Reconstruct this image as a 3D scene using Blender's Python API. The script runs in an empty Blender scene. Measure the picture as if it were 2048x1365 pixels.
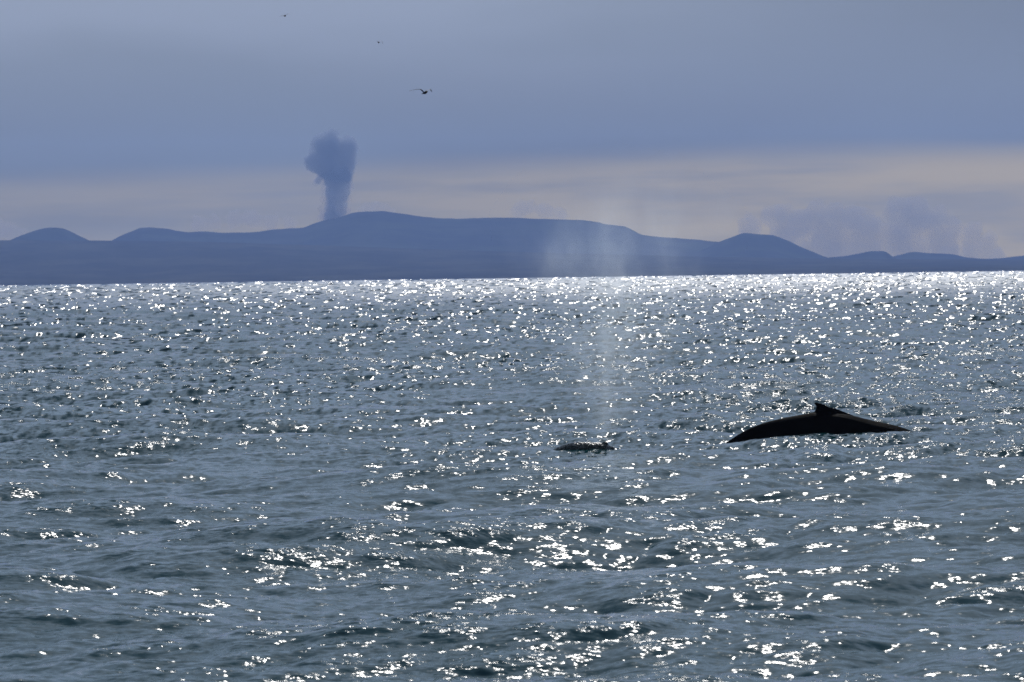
import bpy, bmesh, math, random
import numpy as np
from mathutils import Vector, Matrix

scene = bpy.context.scene
COL = scene.collection

# ------------------------------------------------------------------ camera
F = 10000.0                      # focal length in pixels of the 2048 px wide photograph
CAM_H = 4.0
PITCH = math.radians(90 - 0.735)
ROLL = math.radians(-0.82)
cam_data = bpy.data.cameras.new('camera')
cam = bpy.data.objects.new('camera', cam_data)
COL.objects.link(cam)
cam_data.sensor_width = 36.0
cam_data.lens = 36.0 * F / 2048.0
cam_data.clip_start = 0.5
cam_data.clip_end = 200000.0
CAM_R = Matrix.Rotation(PITCH, 4, 'X') @ Matrix.Rotation(ROLL, 4, 'Z')
cam.matrix_world = Matrix.Translation((0, 0, CAM_H)) @ CAM_R
cam_data.dof.use_dof = True
cam_data.dof.focus_distance = 125.0
cam_data.dof.aperture_fstop = 7.1
cam_data.dof.aperture_blades = 0
scene.camera = cam


def ray(px, py):
    """World direction (with y = 1) seen at a pixel of the 2048 x 1365 photograph."""
    v = CAM_R.to_3x3() @ Vector(((px - 1024.0) / F, (682.5 - py) / F, -1.0))
    return v / v.y


def at(px, py, dist):
    v = ray(px, py)
    return Vector((v.x * dist, dist, CAM_H + v.z * dist))


# ------------------------------------------------------------------ light
SUN_ELEV = math.radians(31.0)
SUN_AZ = math.radians(4.2)       # to the right of straight ahead (+Y)
sun_data = bpy.data.lights.new('sun', 'SUN')
sun_data.energy = 4.0
sun_data.angle = math.radians(0.53)
sun_data.color = (1.0, 0.97, 0.93)
sun = bpy.data.objects.new('sun', sun_data)
COL.objects.link(sun)
sdir = Vector((math.sin(SUN_AZ) * math.cos(SUN_ELEV), math.cos(SUN_AZ) * math.cos(SUN_ELEV), math.sin(SUN_ELEV)))
sun.rotation_euler = sdir.to_track_quat('Z', 'Y').to_euler()
sun.location = (0, 0, 60)


class NT:
    """Small helper for node trees."""
    def __init__(self, tree):
        self.t = tree
        tree.nodes.clear()

    def n(self, kind, **kw):
        node = self.t.nodes.new(kind)
        for k, v in kw.items():
            setattr(node, k, v)
        return node

    def put(self, sock, val):
        if isinstance(val, bpy.types.NodeSocket):
            self.t.links.new(val, sock)
        elif val is not None:
            sock.default_value = val

    def math(self, op, a, b=None, c=None, clamp=False):
        m = self.n('ShaderNodeMath', operation=op)
        m.use_clamp = clamp
        for i, v in enumerate((a, b, c)):
            self.put(m.inputs[i], v)
        return m.outputs[0]

    def vmath(self, op, a, b=None):
        m = self.n('ShaderNodeVectorMath', operation=op)
        self.put(m.inputs[0], a)
        if b is not None:
            if op == 'SCALE':
                self.put(m.inputs[3], b)
            else:
                self.put(m.inputs[1], b)
        return m.outputs[0]

    def smooth(self, x, lo, hi, a=0.0, b=1.0):
        m = self.n('ShaderNodeMapRange', interpolation_type='SMOOTHSTEP')
        for i, v in enumerate((x, lo, hi, a, b)):
            self.put(m.inputs[i], v)
        return m.outputs[0]

    def mix(self, f, a, b):
        m = self.n('ShaderNodeMix', data_type='RGBA')
        self.put(m.inputs[0], f)
        self.put(m.inputs[6], a)
        self.put(m.inputs[7], b)
        return m.outputs[2]

    def noise(self, vec, scale, detail=2.0, rough=0.5, color=False):
        m = self.n('ShaderNodeTexNoise')
        self.put(m.inputs['Vector'], vec)
        m.inputs['Scale'].default_value = scale
        m.inputs['Detail'].default_value = detail
        m.inputs['Roughness'].default_value = rough
        return m.outputs['Color' if color else 'Fac']


def rgb(r, g, b):
    return (r, g, b, 1.0)


world = bpy.data.worlds.new('World')
scene.world = world
world.use_nodes = True
w = NT(world.node_tree)
SKY_K = 0.1
sky = w.n('ShaderNodeTexSky', sky_type='NISHITA')
sky.sun_disc = False
sky.sun_elevation = SUN_ELEV
sky.sun_rotation = SUN_AZ
sky.air_density = 1.0
sky.dust_density = 0.3
tc = w.n('ShaderNodeTexCoord')
sep = w.n('ShaderNodeSeparateXYZ')
w.put(sep.inputs[0], tc.outputs['Generated'])
X, Y, Z = sep.outputs
el = w.math('MULTIPLY', w.math('ARCSINE', Z), 180 / math.pi)      # elevation in degrees
az = w.math('MULTIPLY', w.math('ARCTAN2', X, Y), 180 / math.pi)   # azimuth in degrees
comb = w.n('ShaderNodeCombineXYZ')
w.put(comb.inputs[0], w.math('MULTIPLY', az, 0.11))
w.put(comb.inputs[1], el)
streak = w.noise(comb.outputs[0], 2.1, 4.0, 0.55)                 # long flat layers of stratus
comb2 = w.n('ShaderNodeCombineXYZ')
w.put(comb2.inputs[0], w.math('MULTIPLY', az, 0.25))
w.put(comb2.inputs[1], el)
w.put(comb2.inputs[2], 3.7)
soft = w.noise(comb2.outputs[0], 0.55, 3.0, 0.5)
elw = w.math('ADD', el, w.math('MULTIPLY', w.math('SUBTRACT', streak, 0.5), 0.28))
K = 1.0 / SKY_K


def kcol(r, g, b):
    return rgb(r * K, g * K, b * K)


# the low cloud deck: grey-blue layers over a pale warm gap near the horizon, warmer towards the sun
toward_sun = w.smooth(az, -7.0, 6.0)
edge = w.math('ADD', 1.14, w.math('MULTIPLY', toward_sun, 0.20))
gap = w.math('MULTIPLY', w.smooth(w.math('SUBTRACT', elw, edge), 0.24, -0.16), w.smooth(elw, -1.2, 0.7, 0.7, 1.0))
gap = w.math('MULTIPLY', gap, w.math('ADD', 0.50, w.math('MULTIPLY', toward_sun, 0.50)))
gap = w.math('MULTIPLY', gap, w.smooth(streak, 0.32, 0.60, 0.45, 1.0))
deck_low = w.mix(w.smooth(el, 1.0, 3.3), kcol(0.132, 0.127, 0.086), kcol(0.325, 0.362, 0.42))
deck_low = w.mix(w.math('MULTIPLY', w.smooth(az, -1.5, 7.0), w.smooth(el, 1.0, 3.0, 0.1, 0.9)), deck_low, kcol(0.18, 0.20, 0.22))
deck_low = w.mix(w.smooth(soft, 0.40, 0.66, 0.0, 0.55), deck_low, kcol(0.21, 0.235, 0.24))
deck = w.mix(gap, deck_low, kcol(0.52, 0.39, 0.13))
# higher up the deck breaks open and clear sky shows between soft clouds
wide = w.noise(tc.outputs['Generated'], 3.2, 5.0, 0.55)
high_cloud = w.mix(w.smooth(wide, 0.35, 0.65), kcol(0.115, 0.145, 0.20), kcol(0.25, 0.29, 0.355))
open_f = w.math('MULTIPLY', w.smooth(el, 5.0, 24.0), w.smooth(wide, 0.60, 0.42, 0.1, 0.4))
upper = w.mix(w.smooth(el, 3.4, 7.0), deck, kcol(0.27, 0.345, 0.45))
upper = w.mix(w.smooth(el, 6.0, 18.0), upper, high_cloud)
final = w.mix(open_f, upper, sky.outputs[0])
bg = w.n('ShaderNodeBackground')
w.put(bg.inputs[0], final)
bg.inputs[1].default_value = SKY_K
wo = w.n('ShaderNodeOutputWorld')
w.put(wo.inputs[0], bg.outputs[0])

# ------------------------------------------------------------------ exposure and render settings
vs = scene.view_settings
vs.view_transform = 'Standard'
vs.look = 'None'
vs.exposure = 0.0
vs.gamma = 1.0
vs.use_curve_mapping = False
cy = scene.cycles
cy.use_denoising = True
cy.denoiser = 'OPENIMAGEDENOISE'
cy.denoising_input_passes = 'RGB_ALBEDO_NORMAL'
cy.denoising_prefilter = 'NONE'
cy.max_bounces = 4
cy.diffuse_bounces = 1
cy.glossy_bounces = 2
cy.transmission_bounces = 2
cy.volume_bounces = 0
cy.sample_clamp_direct = 8.0
cy.sample_clamp_indirect = 4.0
cy.caustics_reflective = False
cy.caustics_refractive = False
cy.filter_width = 1.6
cy.use_adaptive_sampling = False


# ------------------------------------------------------------------ helpers
def material(name):
    m = bpy.data.materials.new(name)
    m.use_nodes = True
    return m, NT(m.node_tree)


def principled(nt, base, rough, normal=None, ior=1.45, spec=None):
    p = nt.n('ShaderNodeBsdfPrincipled')
    nt.put(p.inputs['Base Color'], base)
    nt.put(p.inputs['Roughness'], rough)
    p.inputs['IOR'].default_value = ior
    if spec is not None:
        nt.put(p.inputs['Specular IOR Level'], spec)
    if normal is not None:
        nt.put(p.inputs['Normal'], normal)
    o = nt.n('ShaderNodeOutputMaterial')
    nt.put(o.inputs['Surface'], p.outputs[0])
    return p


def volume_material(name, color, density, anisotropy):
    m, nt = material(name)
    v = nt.n('ShaderNodeVolumePrincipled')
    nt.put(v.inputs['Color'], color)
    v.inputs['Density Attribute'].default_value = ''
    v.inputs['Anisotropy'].default_value = anisotropy
    nt.put(v.inputs['Density'], density)
    o = nt.n('ShaderNodeOutputMaterial')
    nt.put(o.inputs['Volume'], v.outputs[0])
    return m, nt


def link(name, me, mats=(), parent=None):
    o = bpy.data.objects.new(name, me)
    for m in mats:
        me.materials.append(m)
    COL.objects.link(o)
    if parent is not None:
        o.parent = parent
    return o


def tag(o, label=None, cat=None, group=None, kind=None):
    for k, v in (('label', label), ('category', cat), ('group', group), ('kind', kind)):
        if v:
            o[k] = v
    return o


def grid_mesh(name, P, smooth=True):
    """Mesh from an (rows, cols, 3) array of points."""
    r, c, _ = P.shape
    idx = np.arange(r * c, dtype=np.int32).reshape(r, c)
    q = np.stack([idx[:-1, :-1], idx[:-1, 1:], idx[1:, 1:], idx[1:, :-1]], -1).reshape(-1, 4)
    me = bpy.data.meshes.new(name)
    me.vertices.add(r * c)
    me.vertices.foreach_set('co', P.reshape(-1).astype(np.float32))
    me.loops.add(q.size)
    me.loops.foreach_set('vertex_index', q.reshape(-1))
    me.polygons.add(len(q))
    me.polygons.foreach_set('loop_start', np.arange(0, q.size, 4, dtype=np.int32))
    me.polygons.foreach_set('loop_total', np.full(len(q), 4, dtype=np.int32))
    me.update(calc_edges=True)
    me.polygons.foreach_set('use_smooth', np.full(len(q), smooth))
    me.update()
    return me


def remeshed(name, bm, voxel, smooth_iter=0):
    """Fuse the overlapping shells of a bmesh into one closed skin."""
    me = bpy.data.meshes.new(name + '_raw')
    bm.to_mesh(me)
    bm.free()
    tmp = bpy.data.objects.new(name + '_raw', me)
    COL.objects.link(tmp)
    mod = tmp.modifiers.new('remesh', 'REMESH')
    mod.mode = 'VOXEL'
    mod.voxel_size = voxel
    if smooth_iter:
        sm = tmp.modifiers.new('smooth', 'SMOOTH')
        sm.iterations = smooth_iter
        sm.factor = 0.5
    dg = bpy.context.evaluated_depsgraph_get()
    out = bpy.data.meshes.new_from_object(tmp.evaluated_get(dg))
    out.name = name
    bpy.data.objects.remove(tmp)
    bpy.data.meshes.remove(me)
    out.polygons.foreach_set('use_smooth', np.full(len(out.polygons), True))
    return out


def value_noise(x, y, seed):
    """Smooth 2-D value noise on numpy arrays."""
    rng = np.random.default_rng(seed)
    T = rng.random((256, 256))
    xi = np.floor(x).astype(int)
    yi = np.floor(y).astype(int)
    fx = x - xi
    fy = y - yi
    fx = fx * fx * (3 - 2 * fx)
    fy = fy * fy * (3 - 2 * fy)
    a = T[xi % 256, yi % 256]
    b = T[(xi + 1) % 256, yi % 256]
    c = T[xi % 256, (yi + 1) % 256]
    d = T[(xi + 1) % 256, (yi + 1) % 256]
    return (a * (1 - fx) + b * fx) * (1 - fy) + (c * (1 - fx) + d * fx) * fy - 0.5


def fbm(x, y, seed, octaves=5):
    s = 0
    amp = 1.0
    for i in range(octaves):
        s = s + amp * value_noise(x * 2 ** i + 17.3 * i, y * 2 ** i + 5.1 * i, seed + i)
        amp *= 0.5
    return s


# ------------------------------------------------------------------ the sea
def wave_tile(L, N, lam_lo, lam_hi, slope_std, wind, spread, seed, power=2.0):
    """Height and choppy displacement of a periodic patch of wind waves."""
    rng = np.random.default_rng(seed)
    k1 = np.fft.fftfreq(N, L / N) * 2 * np.pi
    kx, ky = np.meshgrid(k1, k1, indexing='ij')
    k = np.hypot(kx, ky)
    k[0, 0] = 1.0
    th = np.arctan2(ky, kx) - wind
    d = np.abs(np.cos(th)) ** spread
    klo, khi = 2 * np.pi / lam_hi, 2 * np.pi / lam_lo
    band = np.exp(-(klo / k) ** 4) * np.exp(-(k / khi) ** 4)
    A = np.sqrt(k ** (-2 * power) * d * band)
    A[0, 0] = 0
    H = A * (rng.standard_normal((N, N)) + 1j * rng.standard_normal((N, N)))
    h = np.fft.ifft2(H).real
    sx = np.fft.ifft2(1j * kx * H).real
    sy = np.fft.ifft2(1j * ky * H).real
    dx = np.fft.ifft2(-1j * kx / k * H).real
    dy = np.fft.ifft2(-1j * ky / k * H).real
    g = slope_std / np.sqrt((sx ** 2 + sy ** 2).mean())
    return [f * g for f in (h, dx, dy)], L


def sample(tile, x, y):
    fields, L = tile
    N = fields[0].shape[0]
    u = (x / L * N) % N
    v = (y / L * N) % N
    i = np.floor(u).astype(np.int32)
    j = np.floor(v).astype(np.int32)
    fu = u - i
    fv = v - j
    i %= N
    j %= N
    i2 = (i + 1) % N
    j2 = (j + 1) % N
    w00 = (1 - fu) * (1 - fv)
    w10 = fu * (1 - fv)
    w01 = (1 - fu) * fv
    w11 = fu * fv
    return [f[i, j] * w00 + f[i2, j] * w10 + f[i, j2] * w01 + f[i2, j2] * w11 for f in fields]


WIND = math.radians(-78)         # waves run towards the boat, a little from the right
TILES = [
    (wave_tile(173.0, 1024, 2.4, 17.0, 0.100, WIND, 3.0, 11, 2.25), 0.00, 700, 3500, 0.9),
    (wave_tile(37.7, 1024, 0.45, 2.4, 0.125, WIND + 0.25, 2.0, 12), 0.31, 260, 900, 1.1),
    (wave_tile(9.1, 1024, 0.10, 0.50, 0.105, WIND - 0.2, 1.2, 13), -0.22, 90, 260, 0.8),
]


def step(a, lo, hi):
    t = np.clip((a - lo) / (hi - lo), 0, 1)
    return t * t * (3 - 2 * t)


def sea_surface(x, y):
    """Displaced position and how rough the unresolved ripples are at rest position (x, y)."""
    d = np.hypot(x, y)
    z = np.zeros_like(x)
    ox = np.zeros_like(x)
    oy = np.zeros_like(x)
    lost = np.zeros_like(x)
    crest = None
    slopes = (0.105, 0.125, 0.095)
    for (tile, rot, f0, f1, chop), s in zip(TILES, slopes):
        c, sn = math.cos(rot), math.sin(rot)
        h, dx, dy = sample(tile, c * x + sn * y + 400, -sn * x + c * y + 900)
        fade = 1 - step(np.log(np.maximum(d, 1)), math.log(f0), math.log(f1))
        z += h * fade
        ox += chop * (c * dx - sn * dy) * fade
        oy += chop * (sn * dx + c * dy) * fade
        lost += (s * s) * (1 - fade ** 2)
        if s >= 0.105:
            crest = h / h.std() * 0.7 + (0 if crest is None else crest)
    return x + ox, y + oy, z, np.sqrt(lost), crest


def sea_height(x, y):
    """Water level near a point (the rest position solved for the sideways drift)."""
    qx, qy = np.array([x], float), np.array([y], float)
    for _ in range(8):
        a, b, z, _l, _c = sea_surface(qx, qy)
        qx += x - a
        qy += y - b
    return float(z[0])


def sea_rows():
    rows = [30.0]
    while rows[-1] < 17500:
        d = rows[-1]
        s = 0.061 * max(d / 50.0, 0.9) ** 1.40
        if d > 400:
            s *= (d / 400.0) ** 1.6
        rows.append(d + min(s, max(d * d / 36000.0, 0.05)))
    return np.array(rows)


rows = sea_rows()
inner = np.radians(np.linspace(-7.2, 7.2, 720))
outer = np.radians(np.array([8.2, 9, 10.5, 13, 17, 23]))
ang = np.concatenate([-outer[::-1], inner, outer])
gx = np.tan(ang)[None, :] * rows[:, None]
gy = np.repeat(rows[:, None], len(ang), 1)
sx_, sy_, sz_, lost_, crest_ = sea_surface(gx, gy)
P = np.stack([sx_, sy_, sz_], -1)
sea_me = grid_mesh('sea', P)
att = sea_me.attributes.new('ripple', 'FLOAT', 'POINT')
gust = 0.70 + 1.3 * np.clip(fbm(gx * 0.09, gy * 0.026, 5, 5) + 0.12, -0.35, 0.9)
fine = 0.115 * gust * (0.62 + 0.85 * step(crest_, 0.2, 1.7))
far = step(np.log(gy), math.log(150), math.log(600))
rip = fine * (1 - far)
# waves too short for the mesh out there: their slopes are kept at each point of the mesh
rng = np.random.default_rng(8)
unres = np.sqrt((1.65 * lost_) ** 2 + (fine * far) ** 2)
slope = np.zeros(gx.shape + (3,), np.float32)
def along(a):
    # crests run across the view: neighbouring points along a row share part of their slope
    b = a + 0.8 * (np.roll(a, 1, 1) + np.roll(a, -1, 1)) 
    return b / b.std()


patch = np.clip(1.0 + 1.1 * fbm(gx * 0.13, gy * 0.035, 31, 4), 0.35, 1.7)
slope[..., 0] = along(rng.standard_normal(gx.shape)) * unres * 0.85 * patch
slope[..., 1] = along(rng.standard_normal(gx.shape)) * unres * 0.85 * patch
av = sea_me.attributes.new('slope', 'FLOAT_VECTOR', 'POINT')
av.data.foreach_set('vector', slope.reshape(-1))
ar = sea_me.attributes.new('gloss_spread', 'FLOAT', 'POINT')
spread_ = 0.042 + 0.125 * step(np.log(gy), math.log(110), math.log(4000))
ar.data.foreach_set('value', spread_.reshape(-1).astype(np.float32))
att.data.foreach_set('value', rip.reshape(-1).astype(np.float32))

m_sea, nt = material('sea_water')
geo = nt.n('ShaderNodeNewGeometry')
ra = nt.n('ShaderNodeAttribute', attribute_name='ripple')
mp = nt.n('ShaderNodeMapping')
nt.put(mp.inputs['Vector'], geo.outputs['Position'])
mp.inputs['Scale'].default_value = (0.5, 1.0, 1.0)
n1 = nt.vmath('SUBTRACT', nt.noise(mp.outputs[0], 17.0, 3.0, 0.55, True), (0.5, 0.5, 0.5))
n2 = nt.vmath('SUBTRACT', nt.noise(mp.outputs[0], 5.0, 2.0, 0.5, True), (0.5, 0.5, 0.5))
nn = nt.vmath('ADD', n1, nt.vmath('SCALE', n2, 0.7))
nn = nt.vmath('MULTIPLY', nn, (1.0, 1.0, 0.0))
nn = nt.vmath('SCALE', nn, nt.math('MULTIPLY', ra.outputs['Fac'], 7.0))
sa = nt.n('ShaderNodeAttribute', attribute_name='slope')
nn = nt.vmath('ADD', nn, sa.outputs['Vector'])
nrm = nt.vmath('NORMALIZE', nt.vmath('ADD', geo.outputs['Normal'], nn))
ga = nt.n('ShaderNodeAttribute', attribute_name='gloss_spread')
principled(nt, rgb(0.005, 0.048, 0.058), ga.outputs['Fac'], nrm, ior=1.333)
sea = link('sea', sea_me, [m_sea])
tag(sea, kind='structure')

# ------------------------------------------------------------------ land on the far side
SHORE = 15500.0
RIDGE = [(-400, 478), (-300, 470), (-200, 474), (-100, 480), (0, 480), (20, 481), (40, 472), (60, 465), (85, 457), (105, 455), (128, 457), (150, 468),
         (175, 480), (200, 480), (225, 481), (245, 470), (262, 464), (280, 456), (300, 455), (325, 457), (350, 461), (375, 465),
         (405, 463), (450, 466), (510, 465), (550, 459), (580, 457), (607, 457), (625, 448), (655, 440), (675, 436),
         (700, 428), (720, 424), (745, 423), (768, 422), (785, 426), (820, 430), (850, 434), (880, 437), (920, 438),
         (970, 436), (1024, 436), (1060, 438), (1120, 439), (1170, 441), (1195, 444), (1210, 449), (1240, 452),
         (1255, 455), (1285, 471), (1330, 475), (1380, 479), (1437, 484), (1460, 476), (1487, 466), (1515, 469),
         (1545, 470), (1560, 475), (1600, 493), (1630, 506), (1655, 516), (1690, 513), (1720, 507), (1740, 503),
         (1770, 502), (1785, 514), (1800, 510), (1825, 504), (1850, 506), (1905, 509), (1930, 515), (1970, 518),
         (2000, 517), (2020, 515), (2048, 512), (2120, 505), (2200, 511), (2300, 507), (2450, 514)]
m_land, nt = material('dark_lava_land')
geo = nt.n('ShaderNodeNewGeometry')
na = nt.noise(geo.outputs['Position'], 0.004, 6.0, 0.6)
nb = nt.noise(geo.outputs['Position'], 0.0011, 4.0, 0.55)
colr = nt.mix(nt.smooth(na, 0.4, 0.65), rgb(0.018, 0.018, 0.018), rgb(0.035, 0.040, 0.026))
colr = nt.mix(nt.smooth(nb, 0.5, 0.7, 0.0, 0.7), colr, rgb(0.05, 0.05, 0.04))
principled(nt, colr, 1.0, spec=0.0)


def ridge_hill(name, pts, dist, front, back, seed, base_px=None, rough=1.0):
    """A hill: its crest line at a distance, with slopes of its own in front and behind."""
    xs = np.array([p[0] for p in pts], float)
    ys = np.array([p[1] for p in pts], float)
    px = np.linspace(xs[0], xs[-1], max(30, int((xs[-1] - xs[0]) / 4)))
    py = np.interp(px, xs, ys)
    ker = np.array([1, 2, 3, 2, 1.0])
    ker /= ker.sum()
    py = np.convolve(np.pad(py, 2, 'edge'), ker, 'valid')
    crest = [at(a, b, dist) for a, b in zip(px, py)]
    cx = np.array([c.x for c in crest])
    cz = np.array([c.z for c in crest])
    cz = cz + fbm(cx * 0.02, cx * 0 + 3.3, seed, 4) * 3.0 * rough
    t = np.concatenate([np.linspace(-1, 0, 26), np.linspace(0, 1, 14)[1:]])
    Pt = np.zeros((len(t), len(cx), 3))
    for i, s in enumerate(t):
        a = abs(s)
        prof = (1 - a) ** 1.25 * (1 - 0.25 * math.sin(a * math.pi))
        yy = dist + s * (front if s < 0 else back)
        z = cz * prof
        g = fbm(cx * 0.004 + 0.8 * s, np.full_like(cx, s * 3.1), seed + 9, 5)
        z = z + g * 60 * rough * a * (1 - a) * 2 * np.clip(cz / 200, 0.1, 1)
        z = np.minimum(z, cz * (1 - 0.35 * a) + 1)
        Pt[i, :, 0] = cx * yy / dist
        Pt[i, :, 1] = yy + fbm(cx * 0.003, np.full_like(cx, s * 2), seed + 3, 3) * 300 * a
        Pt[i, :, 2] = np.where(a > 0.985, -6.0, z)
    o = link(name, grid_mesh(name, Pt), [m_land])
    tag(o, kind='structure')
    return o


def part_of(a, b):
    return [p for p in RIDGE if a <= p[0] <= b]


ridge_hill('hill', part_of(-400, -100) + [(-60, 488), (0, 500)], 23800, 1800, 1500, 1)
ridge_hill('hill', [(-20, 505), (0, 492)] + part_of(20, 175) + [(195, 491), (215, 505)], 23000, 1400, 1400, 2)
ridge_hill('mountain', [(160, 505), (200, 491)] + part_of(225, 1437) + [(1480, 492), (1540, 505), (1600, 520)], 24000, 3600, 2600, 3)
ridge_hill('hill', [(1360, 520), (1400, 503)] + part_of(1437, 1655) + [(1690, 522), (1720, 530)], 23200, 2400, 1800, 4)
ridge_hill('hill', [(1600, 530), (1630, 521)] + part_of(1655, 1785) + [(1800, 522), (1830, 532)], 22400, 1700, 1500, 5)
ridge_hill('hill', [(1740, 532), (1765, 521)] + part_of(1785, 2450), 23500, 2400, 2000, 6)

# the low coastal plain rising gently from the shore
PLAIN = [(-500, 481), (0, 481), (200, 481.5), (400, 484), (600, 490), (800, 497), (1000, 503), (1400, 514), (1650, 517.5), (2048, 520), (2600, 520)]
px = np.linspace(-500, 2600, 520)
py = np.interp(px, [p[0] for p in PLAIN], [p[1] for p in PLAIN])
DP = 20500.0
top = [at(a, b, DP) for a, b in zip(px, py)]
tx = np.array([c.x for c in top])
tz = np.array([c.z for c in top])
t = np.concatenate([[-0.02, 0.0], np.linspace(0.01, 1, 60), [1.15, 1.35, 1.6]])
Pt = np.zeros((len(t), len(tx), 3))
for i, s in enumerate(t):
    yy = SHORE + s * (DP - SHORE)
    shore_w = fbm(tx * 0.0025, tx * 0 + 1.7, 77, 4) * 500
    rise = 7 * step(np.array([s]), 0.0, 0.03)[0] + (tz - 7) * min(s, 1.0) ** 1.35
    if s < 0:
        rise = rise * 0 - 4
    n = fbm(tx * 0.006, np.full_like(tx, yy * 0.0024), 40, 5) * 9 * min(1, s * 6 if s > 0 else 0)
    if s > 1:
        rise = tz * (1 - (s - 1) / 0.6 * 1.05)
        n = 0 * n
    Pt[i, :, 0] = tx * yy / DP
    Pt[i, :, 1] = yy + shore_w * max(0, 1 - s)
    Pt[i, :, 2] = rise + n * (1 - 0.9 * step(np.array([s]), 0.9, 1.0)[0])
m_plain, nt = material('mossy_lava_plain')
geo = nt.n('ShaderNodeNewGeometry')
mp = nt.n('ShaderNodeMapping')
nt.put(mp.inputs['Vector'], geo.outputs['Position'])
mp.inputs['Scale'].default_value = (1.0, 0.35, 1.0)
na = nt.noise(mp.outputs[0], 0.0035, 6.0, 0.62)
colr = nt.mix(nt.smooth(na, 0.38, 0.66), rgb(0.024, 0.024, 0.024), rgb(0.050, 0.050, 0.042))
principled(nt, colr, 1.0, spec=0.0)
plain = link('coastal_plain', grid_mesh('coastal_plain', Pt), [m_plain])
tag(plain, kind='structure')

# ------------------------------------------------------------------ eruption plume
def blob_cloud(spots, dist, seed, bumps, bump_r, squash=1.0):
    """Overlapping puffs for a billowing cloud; spots are (px, py, radius px) at a distance."""
    rnd = random.Random(seed)
    k = dist / F
    ball = bmesh.new()
    bmesh.ops.create_icosphere(ball, subdivisions=2, radius=1.0)
    bv = np.array([v.co for v in ball.verts])
    bf = [[v.index for v in f.verts] for f in ball.faces]
    ball.free()
    verts, faces = [], []

    def puff(c, r):
        n0 = len(verts) * len(bv)
        verts.append(bv * np.array((r, r, r * squash)) + np.array(c))
        faces.extend([[i + n0 for i in f] for f in bf])
    for (x, y, r) in spots:
        c = at(x, y, dist) + Vector((0, rnd.uniform(-0.35, 0.35) * r * k, 0))
        puff(c, r * k)
        for _ in range(bumps):
            v = Vector((rnd.gauss(0, 1), rnd.gauss(0, 1), rnd.gauss(0, 1))).normalized()
            br = r * k * rnd.uniform(*bump_r)
            puff(c + v * (r * k * 0.92), br)
    me = bpy.data.meshes.new('puffs')
    me.from_pydata(np.concatenate(verts).tolist(), [], faces)
    bm = bmesh.new()
    bm.from_mesh(me)
    bpy.data.meshes.remove(me)
    return bm


CD = 46000.0
m_cloud, nt = volume_material('pale_cloud', rgb(0.68, 0.59, 0.46), 0.0042, 0.0)
CLOUDS = [
    ('broad bank of soft cumulus low over the hills on the right',
     [(1500, 455, 26), (1540, 432, 20), (1562, 428, 22), (1600, 450, 34), (1640, 430, 26), (1672, 428, 26), (1705, 434, 26), (1740, 460, 34), (1790, 425, 24), (1815, 418, 24),
      (1830, 440, 34), (1868, 440, 26), (1905, 458, 24), (1945, 466, 24), (1975, 484, 20), (1660, 480, 40), (1720, 485, 36), (1800, 480, 40), (1880, 485, 36),
      (1570, 470, 34), (1620, 500, 30), (1680, 512, 26), (1745, 505, 30), (1835, 505, 30), (1900, 505, 26), (1945, 500, 26), (1985, 510, 24)], 8),
    ('small soft cloud peeking over the flat mountain top', [(1040, 420, 18), (1060, 415, 15), (1090, 422, 18), (1120, 428, 16)], 6),
    ('faint low cloud just right of the eruption smoke', [(735, 420, 16), (755, 415, 14), (775, 424, 14), (718, 428, 10)], 6),
    ('pale low cloud above the saddle left of the mountain', [(400, 448, 18), (430, 446, 16), (470, 440, 18), (505, 438, 20), (540, 446, 18), (580, 448, 16)], 6),
    ('faint low cloud at the far left edge beside the conical hill', [(-30, 462, 24), (-10, 462, 24), (20, 462, 20), (45, 470, 16)], 6),
]

PD = 25600.0
m_plume, nt = volume_material('ash_smoke', rgb(0.54, 0.555, 0.585), 0.030, 0.0)
m_column, nt = volume_material('dense_ash_smoke', rgb(0.54, 0.55, 0.58), 0.036, 0.0)
m_base, nt = volume_material('thin_ash_haze', rgb(0.48, 0.38, 0.40), 0.008, 0.0)
plume = bpy.data.objects.new('eruption_plume', None)
plume.location = at(666, 440, PD)
plume.empty_display_size = 50
COL.objects.link(plume)
tag(plume, 'billowing grey-blue eruption smoke column rising behind the mountain slope', 'smoke')
bpy.context.view_layer.update()
head = [(661, 278, 15), (634, 288, 13), (698, 287, 14), (660, 300, 30), (702, 300, 15), (690, 310, 24), (632, 322, 22), (655, 325, 26),
        (690, 328, 22), (672, 340, 26), (690, 345, 18), (650, 338, 20),
        (663, 263, 7), (653, 267, 7), (674, 266, 7), (632, 276, 7), (641, 272, 7), (693, 276, 7), (705, 281, 7), (711, 290, 7), (714, 298, 6), (711, 311, 6), (707, 327, 6),
        (705, 342, 6), (701, 356, 6), (623, 302, 7), (616, 317, 7), (611, 328, 5), (617, 337, 6), (627, 342, 6), (637, 345, 6)]
stem = [(686, 352, 18), (664, 356, 18), (688, 368, 13), (672, 366, 20), (686, 382, 12), (666, 380, 14), (684, 396, 11), (668, 396, 15), (680, 410, 11), (666, 412, 14), (675, 424, 10), (664, 430, 13), (676, 436, 12), (664, 446, 16),
        (654, 356, 7), (655, 368, 6), (657, 382, 7), (655, 392, 6), (656, 404, 6), (655, 416, 7), (654, 428, 6), (698, 362, 7), (697, 374, 6), (695, 386, 7), (692, 397, 6), (689, 410, 7), (688, 424, 7),
        (636, 362, 7), (641, 355, 7), (646, 350, 7)]
veil = [(633, 364, 8), (639, 356, 9), (648, 362, 10), (652, 378, 10), (700, 372, 8), (655, 400, 13), (654, 425, 15), (690, 425, 13), (668, 436, 22), (648, 438, 12), (692, 398, 9)]


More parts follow.
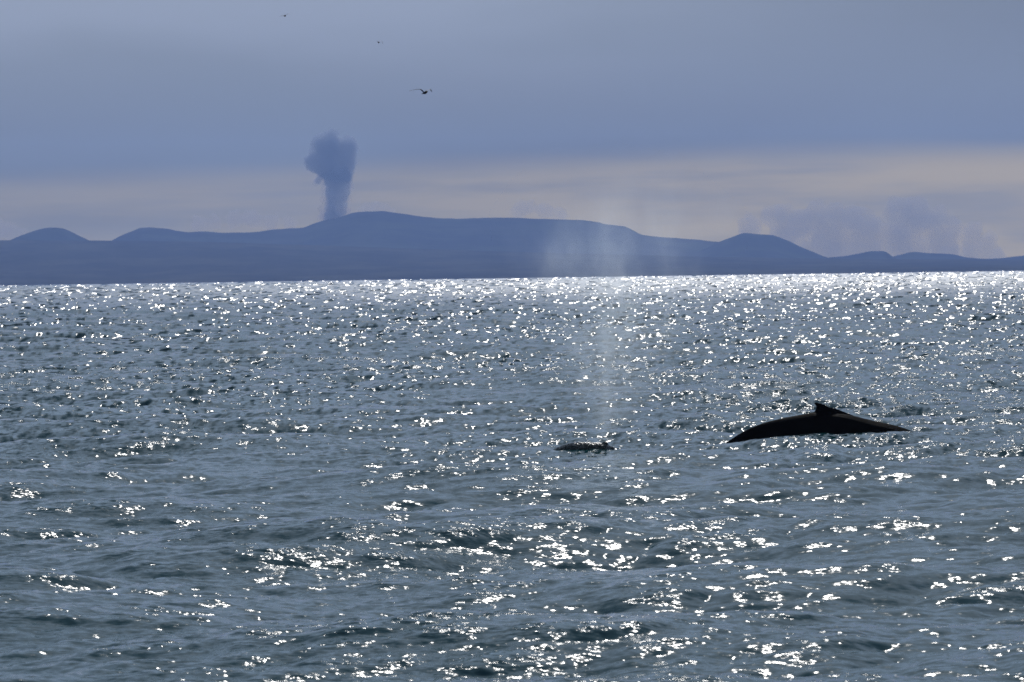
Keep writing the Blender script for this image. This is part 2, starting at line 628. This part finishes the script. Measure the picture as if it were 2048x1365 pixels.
def plume_part(name, spots, bumps, br, seed, mat, vox):
    me = remeshed(name, blob_cloud(spots, PD, seed, bumps, br), vox, 1)
    me.transform(Matrix.Translation(-plume.location))
    return link(name, me, [mat], plume)


plume_part('smoke_cap', head, 18, (0.18, 0.40), 3, m_plume, 3.6)
plume_part('smoke_column', stem, 14, (0.2, 0.45), 4, m_column, 3.6)
plume_part('ash_veil', veil, 10, (0.3, 0.6), 5, m_base, 4.0)

for i, (label, spots, nb) in enumerate(CLOUDS):
    c0 = at(spots[0][0], spots[0][1], CD)
    me = remeshed('cloud', blob_cloud(spots, CD, 60 + i, nb, (0.3, 0.6)), 14.0, 3)
    me.transform(Matrix.Translation(-c0))
    o = link('cloud', me, [m_cloud])
    o.location = c0
    tag(o, label, 'cloud', 'low clouds behind the hills')

# ------------------------------------------------------------------ whales
m_whale, nt = material('wet_black_skin')
tco = nt.n('ShaderNodeTexCoord')
ns = nt.noise(tco.outputs['Object'], 9.0, 5.0, 0.6)
bmp = nt.n('ShaderNodeBump')
bmp.inputs['Strength'].default_value = 0.35
bmp.inputs['Distance'].default_value = 0.02
nt.put(bmp.inputs['Height'], ns)
nl = nt.noise(tco.outputs['Object'], 2.0, 4.0, 0.6)
colr = nt.mix(nt.smooth(nl, 0.45, 0.7), rgb(0.003, 0.003, 0.0035), rgb(0.006, 0.0055, 0.006))
df = nt.n('ShaderNodeBsdfDiffuse')
nt.put(df.inputs['Color'], colr)
gl = nt.n('ShaderNodeBsdfGlossy')
gl.inputs['Roughness'].default_value = 0.45
nt.put(gl.inputs['Normal'], bmp.outputs[0])
mx = nt.n('ShaderNodeMixShader')
mx.inputs[0].default_value = 0.004
nt.put(mx.inputs[1], df.outputs[0])
nt.put(mx.inputs[2], gl.outputs[0])
om = nt.n('ShaderNodeOutputMaterial')
nt.put(om.inputs['Surface'], mx.outputs[0])

BACK = [(1452.7, 886.6), (1472, 873.5), (1493.8, 860.9), (1515, 852), (1538, 844.5), (1575.8, 836), (1611, 830), (1631, 825), (1660, 826), (1690, 829.5),
        (1704.7, 833), (1728, 842), (1750, 849), (1775, 856), (1810, 868), (1829, 877)]
WD = CAM_H / -ray(1640, 879).z
W0 = at(1640, 879, WD)
xs = np.array([at(a, b, WD).x - W0.x for a, b in BACK])
zs = np.array([at(a, b, WD).z + 0.02 + 0.05 * min(1.0, max(0.0, (a - 1700) / 40.0)) + 0.09 * max(0.0, (a - 1740) / 90.0) for a, b in BACK])
# the body goes on under water at both ends: tail stock to the left, trunk and head to the right
xs = np.concatenate([[-4.9, -4.5, -4.0, -3.4, -2.9, -2.6], xs, [2.7, 3.4, 4.4, 5.6, 6.8, 7.9, 8.6]])
zs = np.concatenate([[-2.75, -2.55, -2.1, -1.35, -0.72, -0.33], zs, [-0.16, -0.35, -0.62, -0.95, -1.35, -1.85, -2.25]])
sp = np.linspace(xs[0], xs[-1], 150)
tz_ = np.interp(sp, xs, zs)
ker = np.hanning(9)
ker /= ker.sum()
tz_ = np.convolve(np.pad(tz_, 4, 'edge'), ker, 'valid')
rz = np.interp(sp, [-4.9, -4.0, -3.0, -2.2, -1.0, 0.0, 1.5, 3.5, 6.0, 7.6, 8.6], [0.10, 0.17, 0.26, 0.36, 0.62, 0.85, 1.05, 1.15, 0.95, 0.6, 0.12])
ry = np.interp(sp, [-4.9, -4.0, -3.0, -2.2, -1.0, 0.0, 1.5, 3.5, 6.0, 7.6, 8.6], [0.07, 0.10, 0.16, 0.25, 0.52, 0.80, 1.1, 1.25, 1.05, 0.7, 0.15])


def whale_loft(bm, sp, tz, rz, ry, nseg=28):
    rings = []
    for x, z, a, b in zip(sp, tz, rz, ry):
        ring = []
        for j in range(nseg):
            th = 2 * math.pi * j / nseg
            s, c = math.sin(th), math.cos(th)
            keel = 1.0 if s < 0 else 1.0 - 0.18 * abs(c) * s     # slightly ridged along the back
            ring.append(bm.verts.new((x, b * c * keel, z - a + a * s)))
        rings.append(ring)
    for r0, r1 in zip(rings[:-1], rings[1:]):
        for j in range(nseg):
            bm.faces.new((r0[j], r0[(j + 1) % nseg], r1[(j + 1) % nseg], r1[j]))
    bm.faces.new(rings[0])
    bm.faces.new(list(reversed(rings[-1])))


def slab(bm, outline, half):
    """A fin: an outline with a thickness for each of its points, pinched to an edge."""
    n = len(outline)
    cen = sum((Vector(p) for p in outline), Vector()) / n
    rim = [bm.verts.new(p) for p in outline]
    mid = [Vector(p).lerp(cen, 0.35) for p in outline]
    for s in (-1, 1):
        ring = [bm.verts.new(m + half(m) * s) for m in mid]
        cv = bm.verts.new(cen + half(cen) * s * 1.15)
        for i in range(n):
            j = (i + 1) % n
            f1 = (rim[i], rim[j], ring[j], ring[i])
            f2 = (ring[i], ring[j], cv)
            if s < 0:
                f1, f2 = tuple(reversed(f1)), tuple(reversed(f2))
            bm.faces.new(f1)
            bm.faces.new(f2)


bm = bmesh.new()
whale_loft(bm, sp, tz_, rz, ry)
FIN = [(1600, 850), (1618, 831), (1629, 824.5), (1632.5, 818), (1631.5, 813), (1627.5, 809.5), (1630, 807), (1637, 807.2), (1648.5, 810.5), (1658, 815.5),
       (1670, 818.5), (1684, 823.5), (1705, 832), (1730, 850), (1700, 862), (1640, 866)]
fin = [at(a, b - (1.8 if b < 836 else 0.0), WD) - Vector((W0.x, W0.y, 0)) for a, b in FIN]


def fin_half(p):
    return Vector((0, max(0.06, 0.07 + 0.30 * max(0.0, 0.72 - p.z)), 0))


slab(bm, [(p.x, 0, p.z) for p in fin], fin_half)
for s in (-1, 1):                # tail flukes and long flippers, all under water
    slab(bm, [(-4.75, 0, -2.72), (-5.1, s * 0.6, -2.9), (-5.9, s * 1.6, -3.2), (-5.75, s * 0.9, -3.2), (-5.55, 0, -3.15)], lambda p: Vector((0, 0, 0.06)))
    slab(bm, [(5.9, s * 0.8, -2.2), (5.4, s * 1.6, -2.6), (3.6, s * 2.6, -3.1), (3.3, s * 2.6, -3.2), (4.6, s * 1.4, -2.7), (5.1, s * 0.8, -2.3)], lambda p: Vector((0, 0, 0.09)))
whale_me = remeshed('whale', bm, 0.026, 2)
whale = link('whale', whale_me, [m_whale])
whale.location = (W0.x, W0.y, 0)
whale.rotation_euler.z = 0.0
tag(whale, 'black whale back with a hooked dorsal fin arching out of the sea', 'whale')

m_whale2, nt = material('wet_dark_green_skin')
tco = nt.n('ShaderNodeTexCoord')
v = nt.vmath('SUBTRACT', nt.noise(tco.outputs['Object'], 24.0, 3.0, 0.6, True), (0.5, 0.5, 0.5))
geo = nt.n('ShaderNodeNewGeometry')
nrm = nt.vmath('NORMALIZE', nt.vmath('ADD', geo.outputs['Normal'], nt.vmath('SCALE', v, 1.5)))
principled(nt, rgb(0.004, 0.012, 0.011), 0.07, nrm, ior=1.34)
HD = CAM_H / -ray(1152, 907).z
H0 = at(1152, 907, HD)
hx = np.array([at(a - 13, 0, HD).x - H0.x for a in (1060, 1085, 1108, 1125, 1145, 1165, 1185, 1200, 1212, 1222, 1232, 1260, 1300)])
lev = np.array([-0.45, -0.12, 0.05, 0.13, 0.19, 0.20, 0.185, 0.175, 0.16, 0.08, -0.05, -0.25, -0.6])
sp2 = np.linspace(hx[0], hx[-1], 70)
z2 = np.interp(sp2, hx, lev)
ker = np.hanning(9)
ker /= ker.sum()
z2 = np.convolve(np.pad(z2, 4, 'edge'), ker, 'valid')
r2 = np.interp(sp2, [hx[0], 0, hx[-1]], [0.25, 0.75, 0.3])
bm = bmesh.new()
whale_loft(bm, sp2, z2, r2, r2 * 0.9)
kp = at(1198, 0, HD).x - H0.x
bmesh.ops.create_icosphere(bm, subdivisions=2, radius=0.065, matrix=Matrix.Translation((kp, -0.05, 0.15)) @ Matrix.Diagonal((1.1, 1.3, 0.75, 1)))
bmesh.ops.create_icosphere(bm, subdivisions=2, radius=0.08, matrix=Matrix.Translation((kp + 0.1, -0.05, 0.03)) @ Matrix.Diagonal((1.5, 1.3, 0.7, 1)))
w2 = link('whale', remeshed('whale_head', bm, 0.028, 1), [m_whale2])
w2.location = (H0.x, H0.y, max(sea_height(H0.x, H0.y - 0.8) * 0.8, 0.0) + 0.03)
tag(w2, 'low glistening dark green hump barely breaking the surface left of the finned whale', 'whale')

# the breath drifting up from the hump
m_blow, nt = volume_material('breath_mist', rgb(0.80, 0.90, 1.0), 0.1, 0.5)
BD = HD + 1.0
prof = [(888, 1185, 1225), (840, 1180, 1265), (780, 1150, 1330), (700, 1120, 1370), (620, 1105, 1385), (540, 1060, 1430), (480, 1035, 1450), (420, 1030, 1440), (360, 1060, 1380), (310, 1110, 1330)]
rings = []
for (yy, xa, xb) in prof:
    a, b = at(xa, yy, BD), at(xb, yy, BD)
    rings.append(((a + b) / 2, (b - a).length / 2 * 1.25))
N = 40
Pt = np.zeros((len(rings) + 2, N + 1, 3))
for i, (c, r) in enumerate([(rings[0][0], 0.001)] + rings + [(rings[-1][0] + Vector((0, 0, .3)), 0.001)]):
    for j in range(N + 1):
        th = -2 * math.pi * j / N
        Pt[i, j] = (c.x + r * math.cos(th), c.y + r * 0.75 * math.sin(th), c.z)
me = grid_mesh('blow', Pt)
bm = bmesh.new()
bm.from_mesh(me)
bmesh.ops.remove_doubles(bm, verts=bm.verts, dist=0.0008)
bmesh.ops.recalc_face_normals(bm, faces=bm.faces)
bm.to_mesh(me)
bm.free()
org = rings[0][0].copy()
org.z = 0.3
me.transform(Matrix.Translation(-org))
blow = link('breath_mist', me, [m_blow])
blow.location = org
tag(blow, 'thin white veil of spray breath drifting up above the low hump', 'spray')
vnode = [n for n in nt.t.nodes if n.type == 'PRINCIPLED_VOLUME'][0]
tco = nt.n('ShaderNodeTexCoord')
sp_ = nt.n('ShaderNodeSeparateXYZ')
nt.put(sp_.inputs[0], tco.outputs['Object'])
ox, oy, oz = sp_.outputs
H = rings[-1][0].z - org.z
tt = nt.math('DIVIDE', oz, H)
# axis and radius of the widening column as it rises
cu = nt.n('ShaderNodeFloatCurve')
nt.put(cu.inputs['Value'], tt)
cur = cu.mapping.curves[0]
rmax = max(r for c, r in rings)
pts = [((c.z - org.z) / H, r / rmax) for c, r in rings]
cur.points[0].location = (0.0, pts[0][1])
cur.points[1].location = (1.0, pts[-1][1])
for p in pts[1:-1]:
    cur.points.new(*p)
cu.mapping.update()
rad = nt.math('MULTIPLY', cu.outputs[0], rmax)
slope_x = (rings[-4][0].x - org.x) / (rings[-4][0].z - org.z)
rx = nt.math('DIVIDE', nt.math('SUBTRACT', ox, nt.math('MULTIPLY', oz, slope_x)), rad)
ryy = nt.math('DIVIDE', oy, nt.math('MULTIPLY', rad, 0.75))
rr = nt.math('SQRT', nt.math('ADD', nt.math('MULTIPLY', rx, rx), nt.math('MULTIPLY', ryy, ryy)))
mp = nt.n('ShaderNodeMapping')
nt.put(mp.inputs['Vector'], tco.outputs['Object'])
mp.inputs['Scale'].default_value = (1.0, 1.0, 0.5)
mp.inputs['Rotation'].default_value = (0, math.radians(12), 0)
nz = nt.noise(mp.outputs[0], 0.95, 4.0, 0.55)
nw = nt.noise(tco.outputs['Object'], 0.62, 4.0, 0.6)
rr = nt.math('ADD', rr, nt.math('MULTIPLY', nt.math('SUBTRACT', nw, 0.52), 1.3))
dens = nt.math('MULTIPLY', nt.smooth(rr, 0.95, 0.0), nt.smooth(nz, 0.26, 0.78))
nx = nt.noise(mp.outputs[0], 2.6, 5.0, 0.6)
dens = nt.math('MULTIPLY', dens, nt.smooth(nx, 0.36, 0.68, 0.25, 1.25))
dens = nt.math('MULTIPLY', dens, nt.smooth(tt, 1.0, 0.45))
dens = nt.math('DIVIDE', dens, nt.math('MAXIMUM', rad, 0.5))
nt.put(vnode.inputs['Density'], nt.math('MULTIPLY', dens, nt.smooth(tt, 0.05, 0.6, 0.55, 1.0)))

# ------------------------------------------------------------------ birds
def plain_mat(name, c, r=0.8):
    m, nt = material(name)
    tco = nt.n('ShaderNodeTexCoord')
    n = nt.noise(tco.outputs['Object'], 30.0, 3.0)
    principled(nt, nt.mix(n, rgb(*[x * 0.75 for x in c]), rgb(*[x * 1.25 for x in c])), r, spec=0.2)
    return m


m_bdark = plain_mat('dark_backlit_plumage', (0.02, 0.021, 0.025))  # backlit shade of the bodies is put into this colour; also dark wing tips
m_bgrey = plain_mat('grey_plumage', (0.22, 0.23, 0.26))
m_bpale = plain_mat('pale_plumage', (0.62, 0.63, 0.65))


def bird(dist, body, wings, body_r, label):
    """body: head and tail pixels with depths; wings: leading-edge pixels with depth offsets, chords in pixels, material per piece."""
    k = dist / F
    bm = bmesh.new()
    (hx_, hy_, hd), (tx_, ty_, td) = body
    A = at(hx_, hy_, dist) + Vector((0, hd, 0))
    B = at(tx_, ty_, dist) + Vector((0, td, 0))
    C = (A + B) / 2
    ax = (A - B)
    Ln = ax.length
    ax.normalize()
    side = ax.cross(Vector((0, 0, 1))).normalized()
    up = side.cross(ax).normalized()
    R = body_r * k
    # body from tail fan to bill: (position along, half width, half height)
    secs = [(-0.02, 1.0, 0.10), (0.10, 0.75, 0.18), (0.22, 0.55, 0.5), (0.40, 0.95, 0.95), (0.60, 1.0, 1.05), (0.74, 0.72, 0.8), (0.80, 0.60, 0.66),
            (0.86, 0.64, 0.68), (0.93, 0.5, 0.52), (0.97, 0.2, 0.2), (1.07, 0.03, 0.03)]
    rings = []
    for (s, wq, hq) in secs:
        c = B + ax * (s * Ln) + up * (0.15 * R * (1 if 0.74 < s < 0.95 else 0))
        rings.append([bm.verts.new(c + side * (R * wq * math.cos(a)) + up * (R * hq * math.sin(a))) for a in [2 * math.pi * j / 10 for j in range(10)]])
    for r0, r1 in zip(rings[:-1], rings[1:]):
        for j in range(10):
            f = bm.faces.new((r0[j], r0[(j + 1) % 10], r1[(j + 1) % 10], r1[j]))
            f.material_index = 0
    bm.faces.new(rings[0])
    bm.faces.new(list(reversed(rings[-1])))
    for pts in wings:
        cols = []
        for (x, y, d, ch, mi) in pts:
            p = at(x, y, dist) + Vector((0, d, 0))
            back = (-ax * ch * k)
            th = up * (0.10 * ch * k + 0.004)
            cols.append([bm.verts.new(q) for q in (p, p + back * 0.35 + th, p + back * 0.95 - th * 0.1, p + back * 0.4 - th * 0.35)])
        for i in range(len(cols) - 1):
            for j in range(4):
                f = bm.faces.new((cols[i][j], cols[i][(j + 1) % 4], cols[i + 1][(j + 1) % 4], cols[i + 1][j]))
                f.material_index = pts[i][4]
        bm.faces.new(cols[0])
        bm.faces.new(list(reversed(cols[-1])))
    bmesh.ops.recalc_face_normals(bm, faces=bm.faces)
    me = bpy.data.meshes.new('seabird')
    bm.to_mesh(me)
    bm.free()
    me.polygons.foreach_set('use_smooth', np.full(len(me.polygons), True))
    me.transform(Matrix.Translation(-C))
    o = link('seabird', me, [m_bdark, m_bgrey, m_bpale])
    o.location = C
    tag(o, label, 'bird', 'seabirds flying over the sea')
    return o


bird(190, ((855.5, 184.3, -0.22), (844.5, 188.0, 0.12)),
     [[(849, 185.0, -0.02, 5.5, 0), (846.5, 182.2, -0.05, 5.0, 0), (843.5, 179.8, -0.10, 4.2, 0), (840.5, 179.0, -0.12, 3.6, 1), (832, 179.4, -0.05, 2.8, 1), (825, 180.6, 0.03, 2.0, 1), (818.5, 182.6, 0.10, 0.6, 1)],
      [(850.5, 184.2, 0.0, 5.0, 0), (853.0, 181.6, 0.10, 5.0, 2), (857, 179.8, 0.22, 4.5, 2), (860.5, 178.3, 0.30, 4.0, 2), (862.5, 179.5, 0.36, 4.0, 1), (863.5, 183.2, 0.40, 2.0, 1)]],
     2.6, 'nearest and lowest of three flying seabirds, dark body with long wings spread')
bird(330, ((758.8, 86.0, -0.15), (755.6, 84.6, 0.15)),
     [[(757.2, 85.2, 0.0, 2.4, 0), (755.2, 83.6, 0.0, 2.0, 0), (753.0, 81.8, 0.05, 0.7, 1)],
      [(757.8, 85.2, 0.0, 2.4, 2), (759.6, 83.2, -0.1, 2.2, 2), (762.3, 82.6, -0.15, 2.0, 2), (764.2, 83.8, -0.2, 2.0, 0), (765.8, 86.2, -0.2, 1.8, 0), (766.6, 89.4, -0.2, 0.5, 0)]],
     1.6, 'small dark seabird with drooping wings, middle of the three flying in the sky')
bird(330, ((571.8, 31.8, -0.15), (568.0, 32.6, 0.15)),
     [[(569.3, 31.9, 0.0, 2.4, 1), (565.5, 31.6, 0.0, 2.2, 1), (562.0, 32.2, 0.05, 2.0, 1), (558.6, 34.2, 0.1, 0.6, 1)],
      [(570.2, 31.4, 0.0, 2.4, 2), (573.5, 29.3, -0.1, 2.2, 1), (576.5, 28.6, -0.15, 2.0, 2), (580.5, 27.2, -0.2, 0.6, 2)]],
     1.7, 'topmost and palest of three flying seabirds, wings held out flat')

# ------------------------------------------------------------------ haze over the whole bay
m_haze, nt = volume_material('sea_haze', rgb(0.31, 0.49, 1.0), 0.0000248, 0.2)
bm = bmesh.new()
bmesh.ops.create_cube(bm, size=1.0)
me = bpy.data.meshes.new('haze')
bm.to_mesh(me)
bm.free()
x0, x1, y0, y1, z0, z1 = -9000, 9000, -900, 28500, -8, 800
me.transform(Matrix.Translation(((x0 + x1) / 2, (y0 + y1) / 2, (z0 + z1) / 2)) @ Matrix.Diagonal((x1 - x0, y1 - y0, z1 - z0, 1)))
hz = link('haze', me, [m_haze])
tag(hz, kind='stuff')
